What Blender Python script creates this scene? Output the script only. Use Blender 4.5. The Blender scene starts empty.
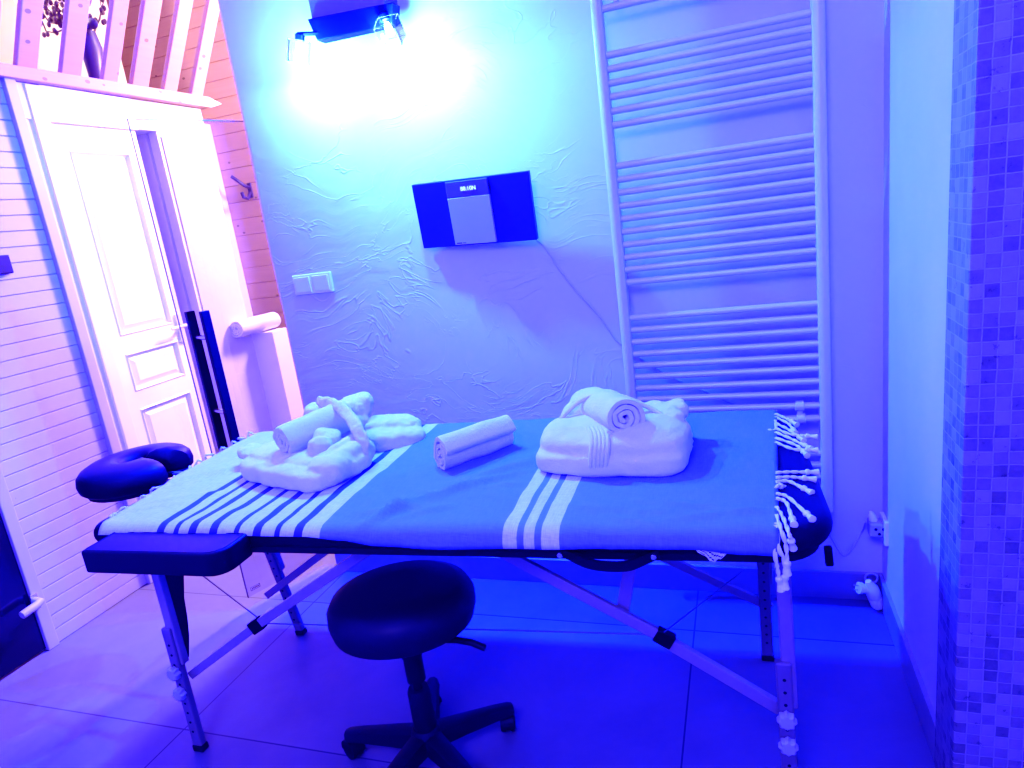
import bpy, bmesh, math, random
from math import sin, cos, pi, radians, sqrt, atan2, exp
from mathutils import Vector as V, Matrix, noise as mnoise
random.seed(7)
SC = bpy.context.scene
COL = SC.collection

# ------------------------------------------------------------------ camera
FPX = 667.9
YAW, PITCH, ROLL, CH = radians(19.914), radians(13.804), radians(7.666), 1.4
cy, sy, cp, sp, cr, sr = cos(YAW), sin(YAW), cos(PITCH), sin(PITCH), cos(ROLL), sin(ROLL)
cf = V((-sy*cp, cy*cp, -sp)); r0 = V((cy, sy, 0)); d0 = cf.cross(r0)
cR = r0*cr + d0*sr; cD = d0*cr - r0*sr
cam = bpy.data.objects.new('camera', bpy.data.cameras.new('camera')); COL.objects.link(cam)
cam.data.sensor_width = 36.0; cam.data.lens = FPX/1024*36.0; cam.data.clip_start = .02
M = Matrix((cR, -cD, -cf)).transposed().to_4x4(); M.translation = V((0, 0, CH)); cam.matrix_world = M
SC.camera = cam
def ray(x, y): return cR*((x-512)/FPX) + cD*((y-384)/FPX) + cf
def atz(x, y, z): d = ray(x, y); return V((0, 0, CH)) + d*((z-CH)/d.z)
def aty(x, y, Y): d = ray(x, y); return V((0, 0, CH)) + d*(Y/d.y)
def atx(x, y, X): d = ray(x, y); return V((0, 0, CH)) + d*(X/d.x)

# ------------------------------------------------------------------ materials
def newmat(name):
    m = bpy.data.materials.new(name); m.use_nodes = True
    nt = m.node_tree; b = nt.nodes['Principled BSDF']
    return m, nt, b
def N(nt, t, **kw):
    n = nt.nodes.new(t)
    for k, v in kw.items(): setattr(n, k, v)
    return n
def mathn(nt, op, a, b=None):
    n = N(nt, 'ShaderNodeMath', operation=op)
    for i, v in enumerate((a, b)):
        if v is None: continue
        if isinstance(v, (int, float)): n.inputs[i].default_value = v
        else: nt.links.new(v, n.inputs[i])
    return n.outputs[0]
def mixc(nt, fac, a, b, typ='MIX'):
    n = N(nt, 'ShaderNodeMix', data_type='RGBA', blend_type=typ)
    for s, v in ((n.inputs[0], fac), (n.inputs[6], a), (n.inputs[7], b)):
        if isinstance(v, (int, float)): s.default_value = v
        elif isinstance(v, tuple): s.default_value = (*v, 1) if len(v) == 3 else v
        else: nt.links.new(v, s)
    return n.outputs[2]
def noise(nt, scale, detail=3, vec=None, rough=.5, dist=0):
    n = N(nt, 'ShaderNodeTexNoise'); n.inputs['Scale'].default_value = scale
    n.inputs['Detail'].default_value = detail; n.inputs['Roughness'].default_value = rough
    n.inputs['Distortion'].default_value = dist
    if vec is not None: nt.links.new(vec, n.inputs['Vector'])
    return n
def coords(nt): return N(nt, 'ShaderNodeTexCoord').outputs['Object']
def mapping(nt, vec, scale=(1, 1, 1), rot=(0, 0, 0), loc=(0, 0, 0)):
    n = N(nt, 'ShaderNodeMapping'); n.inputs['Scale'].default_value = scale
    n.inputs['Rotation'].default_value = rot; n.inputs['Location'].default_value = loc
    nt.links.new(vec, n.inputs['Vector']); return n.outputs[0]
def bump(nt, b, h, strength=.3, dist=.01):
    n = N(nt, 'ShaderNodeBump'); n.inputs['Strength'].default_value = strength
    n.inputs['Distance'].default_value = dist
    nt.links.new(h, n.inputs['Height']); nt.links.new(n.outputs[0], b.inputs['Normal'])
def simple(name, col, rough=.5, metal=0, var=.08, vscale=6, bs=None, spec=.5, bd=.002):
    m, nt, b = newmat(name)
    v = coords(nt)
    nz = noise(nt, vscale, 4, v)
    c = mixc(nt, nz.outputs[0], tuple(x*(1-var) for x in col), tuple(min(1, x*(1+var)) for x in col))
    nt.links.new(c, b.inputs['Base Color'])
    b.inputs['Roughness'].default_value = rough; b.inputs['Metallic'].default_value = metal
    b.inputs['Specular IOR Level'].default_value = spec
    if bs: bump(nt, b, noise(nt, bs[0], 3, v).outputs[0], bs[1], bd)
    return m
def emis(name, col, s):
    m, nt, b = newmat(name)
    b.inputs['Base Color'].default_value = (0, 0, 0, 1)
    b.inputs['Emission Color'].default_value = (*col, 1); b.inputs['Emission Strength'].default_value = s
    return m

MT = {}
MT['paint'] = simple('smooth white paint', (.62, .64, .66), .6, bs=(90, .15))
MT['door'] = simple('white lacquer', (.86, .86, .86), .35)
MT['slat'] = simple('white stained boards', (.455, .42, .485), .5, bs=(40, .1))
MT['black'] = simple('black vinyl', (.014, .013, .017), .5, bs=(260, .12), spec=.2)
MT['stoolvinyl'] = simple('black vinyl seat', (.014, .014, .018), .5, bs=(260, .12), spec=.35)
MT['blackplastic'] = simple('black plastic', (.012, .012, .016), .5, spec=.3)
MT['darkmetal'] = simple('dark coated metal', (.007, .007, .010), .4, spec=.15)
MT['alu'] = simple('brushed aluminium', (.36, .32, .32), .42, .35)
MT['aludark'] = simple('grey aluminium', (.26, .23, .24), .42, .35)
MT['chrome'] = simple('chrome', (.75, .75, .78), .2, .9)
MT['rubber'] = simple('black rubber', (.01, .01, .01), .7)
MT['hole'] = simple('dark hole', (.01, .01, .01), .9)
MT['radiator'] = simple('white enamel', (.66, .67, .70), .35, var=.02)
MT['plastic'] = simple('white plastic', (.8, .8, .8), .4, var=.02)
MT['greyplastic'] = simple('grey plastic', (.42, .42, .45), .45, var=.02)
MT['skirt'] = simple('grey skirting tile', (.30, .30, .31), .4, var=.15, vscale=9)
MT['hifi'] = simple('dark blue gloss plastic', (.035, .037, .12), .3, var=.03)
MT['hifi_display'] = simple('smoked display', (.13, .11, .2), .2, var=.03)
MT['hifi_silver'] = simple('silver plastic', (.42, .42, .5), .35, var=.03)
MT['led'] = emis('lit segments', (.55, 1, 1), 1.6)
MT['ink'] = simple('dark print', (.03, .03, .05), .6)
MT['rope'] = simple('white cotton cord', (.78, .78, .8), .9, bs=(300, .6))
MT['pine'] = None
MT['darkglass'] = simple('dark smoked glass', (.010, .010, .014), .12, var=.02)
MT['cable'] = simple('pale cable', (.5, .5, .55), .5)
MT['wire'] = simple('steel wire', (.16, .16, .2), .4, .5)
MT['cream'] = simple('cream wall paint', (.85, .74, .52), .7)
MT['brown'] = simple('brown weathered boards', (.36, .22, .18), .8, var=.3, vscale=14)
MT['vase'] = simple('dark blue glazed', (.05, .04, .16), .4, var=.3)
MT['twig'] = simple('dark twig bark', (.13, .08, .1), .8)
MT['petal'] = simple('pale dried petals', (.7, .6, .65), .9)
MT['lamp_body'] = simple('lamp dark enamel', (.006, .008, .03), .35, spec=.2)
MT['lamp_plate'] = simple('lamp grey enamel', (.2, .2, .26), .4)
MT['ceil'] = simple('white ceiling', (.8, .8, .8), .8)
MT['bulb'] = emis('blue bulb', (.6, 1, 1.0), 60)

def mk_wood(name, base, dark, plank=None, axis='X'):
    m, nt, b = newmat(name)
    v = coords(nt)
    sc = (1, 1, 14) if axis in 'XY' else (14, 14, 1)
    g = noise(nt, 3, 5, mapping(nt, v, sc), .6, 1.2)
    big = noise(nt, 1.3, 2, v)
    c = mixc(nt, g.outputs[0], dark, base)
    c = mixc(nt, mathn(nt, 'MULTIPLY', big.outputs[0], .35), c, tuple(x*.72 for x in base))
    # knots
    vo = N(nt, 'ShaderNodeTexVoronoi'); vo.inputs['Scale'].default_value = 7.5
    nt.links.new(mapping(nt, v, (1, 1, 1.6)), vo.inputs['Vector'])
    kn = mathn(nt, 'LESS_THAN', vo.outputs['Distance'], .095)
    c = mixc(nt, mathn(nt, 'MULTIPLY', kn, .75), c, tuple(x*.25 for x in dark))
    nt.links.new(c, b.inputs['Base Color']); b.inputs['Roughness'].default_value = .6
    bump(nt, b, g.outputs[0], .15, .002)
    return m
MT['pine'] = mk_wood('pale pine', (.58, .34, .27), (.46, .25, .19))
MT['plank'] = mk_wood('pine planks', (.62, .38, .36), (.50, .29, .27))

def mk_plaster():
    m, nt, b = newmat('trowelled white plaster')
    b.inputs['Base Color'].default_value = (.62, .64, .66, 1); b.inputs['Roughness'].default_value = .65
    v = coords(nt)
    warp = noise(nt, 1.6, 2, v)
    off = N(nt, 'ShaderNodeVectorMath', operation='MULTIPLY_ADD')
    nt.links.new(warp.outputs['Color'], off.inputs[0]); off.inputs[1].default_value = (.9, .9, .9)
    nt.links.new(v, off.inputs[2])
    hs = None
    for sc, rot, w, mul in (((2.2, 2.2, 7.0), .35, 75, 1.0), ((2.6, 2.6, 6.0), -.3, 85, .9), ((6, 6, 15), .15, 50, .5)):
        n = noise(nt, 1.5, 3.5, mapping(nt, off.outputs[0], sc, (0, rot, 0)), .45)
        d = mathn(nt, 'ABSOLUTE', mathn(nt, 'SUBTRACT', n.outputs[0], .5))
        ridge = mathn(nt, 'MAXIMUM', mathn(nt, 'SUBTRACT', 1, mathn(nt, 'MULTIPLY', d, w)), 0)
        msk = noise(nt, 3.1, 2, mapping(nt, v, (1, 1, 1.4), (0, 0, 0), (w, w, w)))
        mk = mathn(nt, 'MULTIPLY', mathn(nt, 'MAXIMUM', mathn(nt, 'SUBTRACT', msk.outputs[0], .50), 0), 9)
        mk = mathn(nt, 'MINIMUM', mk, 1)
        r = mathn(nt, 'MULTIPLY', mathn(nt, 'MULTIPLY', ridge, mk), mul)
        hs = r if hs is None else mathn(nt, 'ADD', hs, r)
    base = noise(nt, 2.5, 3, mapping(nt, off.outputs[0], (1.6, 1.6, 4), (0, .3, 0)))
    fine = noise(nt, 60, 3, v)
    h = mathn(nt, 'ADD', mathn(nt, 'MULTIPLY', hs, .55), mathn(nt, 'MULTIPLY', base.outputs[0], 1.1))
    h = mathn(nt, 'ADD', h, mathn(nt, 'MULTIPLY', fine.outputs[0], .05))
    # the part behind the radiator (x > -0.4) is smoother
    xs = N(nt, 'ShaderNodeSeparateXYZ'); nt.links.new(v, xs.inputs[0])
    mr = N(nt, 'ShaderNodeMapRange'); nt.links.new(xs.outputs[0], mr.inputs[0])
    mr.inputs[1].default_value = -.75; mr.inputs[2].default_value = -.25; mr.inputs[3].default_value = 1; mr.inputs[4].default_value = .12
    h = mathn(nt, 'MULTIPLY', h, mr.outputs[0])
    bump(nt, b, h, .6, .005)
    return m
MT['plaster'] = mk_plaster()

def mk_floor():
    m, nt, b = newmat('grey stone floor tiles')
    v = coords(nt)
    br = N(nt, 'ShaderNodeTexBrick'); br.offset = 0; br.squash = 1
    br.inputs['Scale'].default_value = 1; br.inputs['Mortar Size'].default_value = .0025; br.inputs['Mortar Smooth'].default_value = .1
    br.inputs['Brick Width'].default_value = 1.5; br.inputs['Row Height'].default_value = .70
    br.inputs['Color1'].default_value = (.9, .9, .9, 1); br.inputs['Color2'].default_value = (1, 1, 1, 1); br.inputs['Mortar'].default_value = (.42, .42, .45, 1)
    nt.links.new(mapping(nt, v, loc=(1.70, -1.298+.70*2, 0)), br.inputs['Vector'])
    n1 = noise(nt, 2.3, 6, v, .62, .4); n2 = noise(nt, 14, 5, v, .6)
    c = mixc(nt, n1.outputs[0], (.12, .12, .155), (.25, .245, .29))
    c = mixc(nt, mathn(nt, 'MULTIPLY', n2.outputs[0], .4), c, (.18, .178, .18))
    c = mixc(nt, 1.0, c, br.outputs['Color'], 'MULTIPLY')
    nt.links.new(c, b.inputs['Base Color']); b.inputs['Roughness'].default_value = .5
    b.inputs['Specular IOR Level'].default_value = .3
    bump(nt, b, n2.outputs[0], .06, .002)
    return m
MT['floor'] = mk_floor()

def mk_mosaic():
    m, nt, b = newmat('tumbled stone mosaic tiles')
    v = coords(nt)
    sep = N(nt, 'ShaderNodeSeparateXYZ'); nt.links.new(v, sep.inputs[0])
    cb = N(nt, 'ShaderNodeCombineXYZ')
    nt.links.new(mathn(nt, 'ADD', sep.outputs[0], sep.outputs[1]), cb.inputs[0]); nt.links.new(sep.outputs[2], cb.inputs[1])
    wob = noise(nt, 25, 2, v)
    ad = N(nt, 'ShaderNodeVectorMath', operation='MULTIPLY_ADD')
    nt.links.new(wob.outputs['Color'], ad.inputs[0]); ad.inputs[1].default_value = (.004, .004, 0); nt.links.new(cb.outputs[0], ad.inputs[2])
    br = N(nt, 'ShaderNodeTexBrick'); br.offset = 0; br.squash = 1
    for k, x in (('Scale', 1), ('Mortar Size', .0016), ('Mortar Smooth', .4), ('Brick Width', .0256), ('Row Height', .0268)): br.inputs[k].default_value = x
    br.inputs['Color1'].default_value = (.08, .075, .075, 1); br.inputs['Color2'].default_value = (.32, .29, .30, 1); br.inputs['Mortar'].default_value = (.36, .34, .34, 1)
    nt.links.new(ad.outputs[0], br.inputs['Vector'])
    n1 = noise(nt, 45, 6, v, .7); n2 = noise(nt, 8, 2, v)
    c = mixc(nt, mathn(nt, 'MULTIPLY', n1.outputs[0], .75), br.outputs['Color'], (.32, .31, .31))
    pits = mathn(nt, 'LESS_THAN', n1.outputs[0], .36)
    c = mixc(nt, mathn(nt, 'MULTIPLY', pits, .45), c, (.04, .04, .04))
    nt.links.new(c, b.inputs['Base Color']); b.inputs['Roughness'].default_value = .55
    h = mathn(nt, 'SUBTRACT', mathn(nt, 'MULTIPLY', n1.outputs[0], .5), br.outputs['Fac'])
    bump(nt, b, h, .6, .003)
    return m
MT['mosaic'] = mk_mosaic()

def mk_terry(name, col):
    m, nt, b = newmat(name)
    v = coords(nt)
    n = noise(nt, 420, 2, v); n2 = noise(nt, 120, 3, v)
    c = mixc(nt, n.outputs[0], tuple(x*.82 for x in col), col)
    nt.links.new(c, b.inputs['Base Color']); b.inputs['Roughness'].default_value = .95
    b.inputs['Specular IOR Level'].default_value = .1
    b.inputs['Sheen Weight'].default_value = .2
    bump(nt, b, mathn(nt, 'ADD', n.outputs[0], n2.outputs[0]), .55, .004)
    return m
MT['terry'] = mk_terry('white terry cloth', (.86, .86, .88))
MT['terry2'] = mk_terry('white terry robe cloth', (.85, .86, .88))
MT['lace'] = mk_terry('white lace', (.75, .75, .78))

def mk_fouta():
    m, nt, b = newmat('striped cotton throw')
    uvn = N(nt, 'ShaderNodeUVMap'); sep = N(nt, 'ShaderNodeSeparateXYZ'); nt.links.new(uvn.outputs[0], sep.inputs[0])
    u, vv = sep.outputs[0], sep.outputs[1]
    W, B = (.78, .80, .80, 1), (.20, .28, .56, 1)
    D = (.09, .10, .42, 1)
    stops = [(-1.1, W)]
    for c in (-.699, -.644, -.589, -.523, -.455, -.395, -.333, -.272):
        stops += [(c-.011, D), (c+.011, W)]
    stops += [(-.214, B)]
    for a, z in ((.266, .295), (.318, .339), (.359, .394)): stops += [(a, W), (z, B)]
    ramp = N(nt, 'ShaderNodeValToRGB'); ramp.color_ramp.interpolation = 'CONSTANT'
    el = ramp.color_ramp.elements
    f = lambda x: (x+1.1)/2.1
    el[0].position = 0; el[0].color = W
    el[1].position = f(stops[1][0]); el[1].color = stops[1][1]
    for p, c in stops[2:]:
        e = el.new(f(p)); e.color = c
    wob = noise(nt, 5, 2, coords(nt))
    x = mathn(nt, 'ADD', u, mathn(nt, 'MULTIPLY', mathn(nt, 'SUBTRACT', wob.outputs[0], .5), .006))
    nt.links.new(mathn(nt, 'DIVIDE', mathn(nt, 'ADD', x, 1.1), 2.1), ramp.inputs[0])
    slub = noise(nt, 1, 3, mapping(nt, coords(nt), (60, 600, 60)))
    slub2 = noise(nt, 1, 3, mapping(nt, coords(nt), (500, 50, 60)))
    s = mathn(nt, 'ADD', mathn(nt, 'MULTIPLY', slub.outputs[0], .5), mathn(nt, 'MULTIPLY', slub2.outputs[0], .5))
    c = mixc(nt, mathn(nt, 'MULTIPLY', mathn(nt, 'SUBTRACT', s, .28), 1.0), ramp.outputs[0], (.08, .11, .3))
    nt.links.new(c, b.inputs['Base Color']); b.inputs['Roughness'].default_value = .9
    b.inputs['Specular IOR Level'].default_value = .1
    bump(nt, b, s, .4, .002)
    return m
MT['fouta'] = mk_fouta()

def mk_glass(name, tint, gloss=.06, rough=.02):
    m = bpy.data.materials.new(name); m.use_nodes = True; nt = m.node_tree
    nt.nodes.remove(nt.nodes['Principled BSDF']); out = nt.nodes['Material Output']
    t = N(nt, 'ShaderNodeBsdfTransparent'); t.inputs[0].default_value = (*tint, 1)
    g = N(nt, 'ShaderNodeBsdfGlossy'); g.inputs['Roughness'].default_value = rough
    mx = N(nt, 'ShaderNodeMixShader')
    fr = N(nt, 'ShaderNodeFresnel'); fr.inputs[0].default_value = 1.45
    nt.links.new(mathn(nt, 'ADD', fr.outputs[0], gloss), mx.inputs[0])
    nt.links.new(t.outputs[0], mx.inputs[1]); nt.links.new(g.outputs[0], mx.inputs[2]); nt.links.new(mx.outputs[0], out.inputs[0])
    return m
MT['glass'] = mk_glass('door glass', (.74, .70, .90), .03)
MT['glassedge'] = simple('dark glass edge', (.05, .05, .08), .3)
MT['clear'] = mk_glass('clear lamp glass', (.96, .97, 1), 0)

# ------------------------------------------------------------------ mesh helpers
class MB:
    def __init__(s): s.v = []; s.f = []; s.uv = None
    def add(s, vs, fs):
        o = len(s.v); s.v += [tuple(x) for x in vs]; s.f += [tuple(i+o for i in f) for f in fs]; return s
    def box(s, lo, hi, R=None, c=None):
        x0, y0, z0 = lo; x1, y1, z1 = hi
        vs = [V(p) for p in ((x0,y0,z0),(x1,y0,z0),(x1,y1,z0),(x0,y1,z0),(x0,y0,z1),(x1,y0,z1),(x1,y1,z1),(x0,y1,z1))]
        if R is not None: vs = [R @ p + V(c or (0,0,0)) for p in vs]
        return s.add(vs, [(0,3,2,1),(4,5,6,7),(0,1,5,4),(1,2,6,5),(2,3,7,6),(3,0,4,7)])
    def bar(s, a, b, w, t, up=(0,0,1)):
        a, b = V(a), V(b); d = (b-a); L = d.length; d.normalize()
        side = d.cross(V(up))
        if side.length < 1e-4: side = d.cross(V((0,1,0)))
        side.normalize(); u = side.cross(d)
        vs = []
        for p in (a, b):
            for i, j in ((-1,-1),(1,-1),(1,1),(-1,1)): vs.append(p + side*(i*w/2) + u*(j*t/2))
        return s.add(vs, [(3,2,1,0),(4,5,6,7),(0,1,5,4),(1,2,6,5),(2,3,7,6),(3,0,4,7)])
    def tube(s, pts, r, seg=10, cap=True, radii=None):
        pts = [V(p) for p in pts]; n = len(pts); rings = []
        prev = None
        for i, p in enumerate(pts):
            t = (pts[min(i+1, n-1)] - pts[max(i-1, 0)]).normalized()
            if prev is None:
                a = t.cross(V((0,0,1)))
                if a.length < .1: a = t.cross(V((1,0,0)))
            else: a = prev - t*prev.dot(t)
            a.normalize(); prev = a; b = t.cross(a)
            rr = radii[i] if radii else r
            rings.append([p + a*(rr*cos(2*pi*k/seg)) + b*(rr*sin(2*pi*k/seg)) for k in range(seg)])
        vs = [p for rg in rings for p in rg]; fs = []
        for i in range(n-1):
            for k in range(seg):
                k2 = (k+1) % seg
                fs.append((i*seg+k, i*seg+k2, (i+1)*seg+k2, (i+1)*seg+k))
        if cap: fs.append(tuple(range(seg-1, -1, -1))); fs.append(tuple((n-1)*seg+k for k in range(seg)))
        return s.add(vs, fs)
    def lathe(s, prof, o, axis=(0,0,1), seg=28):
        o = V(o); ax = V(axis).normalized()
        a = ax.cross(V((0,0,1)))
        if a.length < .1: a = V((1,0,0))
        a.normalize(); b = ax.cross(a); vs = []; fs = []; n = len(prof)
        for r, h in prof:
            for k in range(seg): vs.append(o + ax*h + a*(r*cos(2*pi*k/seg)) + b*(r*sin(2*pi*k/seg)))
        for i in range(n-1):
            for k in range(seg):
                k2 = (k+1) % seg; fs.append((i*seg+k, i*seg+k2, (i+1)*seg+k2, (i+1)*seg+k))
        if prof[0][0] > 1e-5: fs.append(tuple(range(seg-1, -1, -1)))
        if prof[-1][0] > 1e-5: fs.append(tuple((n-1)*seg+k for k in range(seg)))
        return s.add(vs, fs)
    def levels(s, rings):
        n = len(rings[0]); vs = [p for r in rings for p in r]; fs = []
        for i in range(len(rings)-1):
            for k in range(n):
                k2 = (k+1) % n; fs.append((i*n+k, i*n+k2, (i+1)*n+k2, (i+1)*n+k))
        fs.append(tuple(range(n-1, -1, -1))); fs.append(tuple((len(rings)-1)*n+k for k in range(n)))
        return s.add(vs, fs)
    def ellipsoid(s, c, r, R=None, e=1.0, nu=24, nv=14):
        c = V(c); vs = []; fs = []
        sg = lambda x: (abs(x)**e)*(1 if x >= 0 else -1)
        for i in range(nv+1):
            ph = -pi/2 + pi*i/nv
            for k in range(nu):
                t = 2*pi*k/nu
                p = V((r[0]*sg(cos(ph))*sg(cos(t)), r[1]*sg(cos(ph))*sg(sin(t)), r[2]*sg(sin(ph))))
                vs.append((R @ p if R else p) + c)
        for i in range(nv):
            for k in range(nu):
                k2 = (k+1) % nu; fs.append((i*nu+k, i*nu+k2, (i+1)*nu+k2, (i+1)*nu+k))
        return s.add(vs, fs)
KT, ZT0, ZT1 = .93, .722, .769          # table units: its top stands 76.9 cm high
TBL = False
def tsc(v): return V((v[0]*KT, v[1]*KT, ZT1 + (v[2]-ZT0)*KT)) if TBL else V(v)
def obj(name, mb, mat, parent=None, smooth=False, bevel=0, mods=None, angle=40):
    me = bpy.data.meshes.new(name)
    off = V(parent.location) if parent is not None else V((0,0,0))
    p = parent.parent if parent is not None else None
    if p is not None: off = off + V(p.location)
    me.from_pydata([tuple(tsc(v)-off) for v in mb.v], [], mb.f)
    bm = bmesh.new(); bm.from_mesh(me); bmesh.ops.remove_doubles(bm, verts=bm.verts, dist=1e-6)
    bmesh.ops.recalc_face_normals(bm, faces=bm.faces); bm.to_mesh(me); bm.free()
    if mb.uv:
        ul = me.uv_layers.new(name='UVMap')
        for lp in me.loops: ul.data[lp.index].uv = mb.uv[lp.vertex_index]
    o = bpy.data.objects.new(name, me); COL.objects.link(o); o.parent = parent
    me.materials.append(MT[mat] if isinstance(mat, str) else mat)
    if bevel:
        b = o.modifiers.new('bevel', 'BEVEL'); b.width = bevel; b.segments = 2; b.limit_method = 'ANGLE'; b.angle_limit = radians(40)
    if smooth:
        for pl in me.polygons: pl.use_smooth = True
        if angle < 180:
            try: me.set_sharp_from_angle(angle=radians(angle))
            except Exception: pass
    return o
def thing(name, label, cat, loc, group=None):
    o = bpy.data.objects.new(name, None); COL.objects.link(o); o.empty_display_size = .05
    o.location = tsc(loc); o['label'] = label; o['category'] = cat
    if group: o['group'] = group
    return o
def tag(o, label, cat, group=None):
    o['label'] = label; o['category'] = cat
    if group: o['group'] = group
    return o
def sroot(name, loc=(0,0,0)):
    o = bpy.data.objects.new(name, None); COL.objects.link(o); o.location = loc; o['kind'] = 'structure'; return o
def struct(name, mb, mat, **kw):
    o = obj(name, mb, mat, **kw)
    if o.parent is None: o['kind'] = 'structure'
    return o
def rr(hx, hy, r, seg=8):
    """rounded rectangle outline; r may be a 4-tuple (++, -+, --, +-)"""
    rs = r if isinstance(r, tuple) else (r,)*4
    out = []
    for q, (sx, sy_) in enumerate(((1,1),(-1,1),(-1,-1),(1,-1))):
        c = (sx*(hx-rs[q]), sy_*(hy-rs[q]))
        for i in range(seg+1):
            a = pi/2*q + pi/2*i/seg
            out.append((c[0]+rs[q]*cos(a), c[1]+rs[q]*sin(a)))
    return out
def fullslab(hx, hy, r, z0, z1, b, tf, seg=8, nb=5, bb=None):
    rs = r if isinstance(r, tuple) else (r,)*4
    bb = b if bb is None else bb
    rings = []
    def ring(i, z): rings.append([tf(x, y, z) for x, y in rr(hx-i, hy-i, tuple(max(q-i, .004) for q in rs), seg)])
    for k in range(nb+1):
        a = pi/2*k/nb; ring(bb*(1-sin(a)), z0 + bb*(1-cos(a)))
    for k in range(nb+1):
        a = pi/2*k/nb; ring(b*(1-cos(a)), z1 - b*(1-sin(a)))
    return MB().levels(rings)

# ------------------------------------------------------------------ room shell
XL, YB, XR = -2.64, 2.25, .40
ZC = 3.3
struct('floor', MB().box((-5.2, -2.0, -.1), (2.0, 4.6, 0)), 'floor')
struct('ceiling', MB().box((-5.2, -2.0, ZC), (2.0, 4.6, ZC+.1)), 'ceil')
# back wall with slightly wavy left end
b = MB(); nz = 40; prof = []
for i in range(nz+1):
    z = ZC*i/nz; w = .006*mnoise.noise(V((z*3, .3, 0)))
    prof.append((z, w))
rings = []
for z, w in prof:
    ring = [V((XR+.3, YB, z)), V((XR+.3, YB+.12, z)), V((-1.735+w, YB+.12, z)), V((-1.752+w, YB+.10, z)), V((-1.757+w, YB+.03, z)), V((-1.75+w, YB+.008, z)), V((-1.735+w, YB, z))]
    rings.append(ring)
b.levels(rings)
struct('wall_back', b, 'plaster', smooth=True, angle=50)
struct('wall_right', MB().box((XR, 1.50, 0), (XR+.2, YB+.1, ZC)), 'paint')
struct('wall_right_tiled', MB().box((.387, 1.405, 0), (2.0, 1.545, ZC)), 'mosaic', bevel=.004)
struct('baseboard_back', MB().box((-1.74, YB-.012, 0), (XR, YB+.01, .10)), 'skirt', bevel=.002)
struct('baseboard_right', MB().box((XR-.012, 1.546, 0), (XR+.01, YB-.012, .10)), 'skirt', bevel=.002)
struct('wall_front', MB().box((-5.2, -1.8, 0), (2.0, -1.7, ZC)), 'paint')
struct('wall_far_right', MB().box((1.7, -1.7, 0), (1.8, 1.404, ZC)), 'paint')
# left wall: boarded panel (V grooved horizontal boards)
b = MB(); pitch = .0593; y0, y1 = 1.60, 2.06; z = 0.0; pr = []
while z < 2.15:
    pr += [(XL-.006, z), (XL, z+.0035), (XL, z+pitch-.0035)]; z += pitch
vs = []; 
for x, zz in pr: vs += [V((x, y0, zz)), V((x, y1, zz))]
n = len(pr); fs = [(2*i, 2*i+1, 2*i+3, 2*i+2) for i in range(n-1)]
b.add(vs, fs); b.box((XL-.06, y0, 0), (XL-.007, y1, 2.16))
for zz, yy in ((.62,1.625),(.44,1.625),(.26,1.625),(.10,1.625),(.80,1.625)):
    b.box((XL-.001, yy-.0025, zz-.003), (XL+.0008, yy+.0025, zz+.002))
struct('wall_left', b, 'slat')
# masonry behind / above: door head, pillar, loft edge
b = MB()
b.box((XL-.22, 2.085, 2.03), (XL+.002, 3.085, 2.165))
b.box((XL-.22, 2.775, 0), (XL+.002, 3.085, 2.03))
b.box((XL-.20, 2.085, 0), (XL-.004, 2.135, 2.165))
b.box((XL-.10, -1.7, 0), (XL, .55, ZC))
b.box((XL-.10, .55, 2.16), (XL, 1.60, ZC))
struct('wall_left_masonry', b, 'paint')
struct('trim_1', MB().box((XL-.01, 2.043, 0), (XL+.022, 2.088, 2.19)), 'slat', bevel=.003)      # board closing the slats
# recess reveal right of the door
b = MB(); b.box((XL-.055, 2.755, 0), (XL-.004, 2.7749, 2.03)); b.box((XL-.22, 2.757, 0), (XL-.075, 2.7745, 2.03))
struct('trim_2', b, 'door')
# panelled door
dr = sroot('door_1', (XL, 2.2, 0))
b = MB(); b.box((XL-.02, 2.132, 0), (XL+.008, 2.195, 2.163)); b.box((XL-.02, 2.195, 2.025), (XL+.008, 2.64, 2.163)); obj('casing', b, 'door', dr, bevel=.003)
lb = MB(); XD = XL-.012
yl0, yl1 = 2.198, 2.635
def panel_frame(b, y0, y1, z0, z1, x0=XD, w=.016, dep=.012):
    pts = lambda i, x: [V((x, y0+i, z0+i)), V((x, y1-i, z0+i)), V((x, y1-i, z1-i)), V((x, y0+i, z1-i))]
    rs = [pts(0, x0), pts(w*.4, x0+.005), pts(w, x0-dep), pts(w*1.5, x0-dep), pts(w*2.8, x0-.002)]
    vs = [p for r in rs for p in r]; fs = []
    for i in range(4):
        for k in range(4): fs.append((i*4+k, i*4+(k+1)%4, (i+1)*4+(k+1)%4, (i+1)*4+k))
    fs.append((16, 17, 18, 19)); b.add(vs, fs)
pz = [(1.115, 1.92), (.855, 1.035), (.12, .775)]
py0, py1 = 2.262, 2.572
lb.box((XD-.04, yl0, .01), (XD-.016, yl1, 2.026))
lb.box((XD-.02, yl0, .01), (XD, py0, 2.026)); lb.box((XD-.02, py1, .01), (XD, yl1, 2.026))
zs = [.01] + [v for p in sorted(pz) for v in p] + [2.026]
for i in range(0, len(zs), 2): lb.box((XD-.02, py0, zs[i]), (XD, py1, zs[i+1]))
lf = obj('leaf', lb, 'door', dr)
for z0, z1 in pz:
    b = MB(); panel_frame(b, py0, py1, z0, z1); obj('panel', b, 'door', dr)
hb = MB(); hb.box((XD, 2.59, 1.02), (XD+.012, 2.622, 1.16)); hb.tube([(XD+.01, 2.606, 1.10), (XD+.05, 2.606, 1.10), (XD+.052, 2.58, 1.10), (XD+.05, 2.51, 1.098)], .008)
obj('handle', hb, 'plastic', dr, smooth=True)
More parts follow.
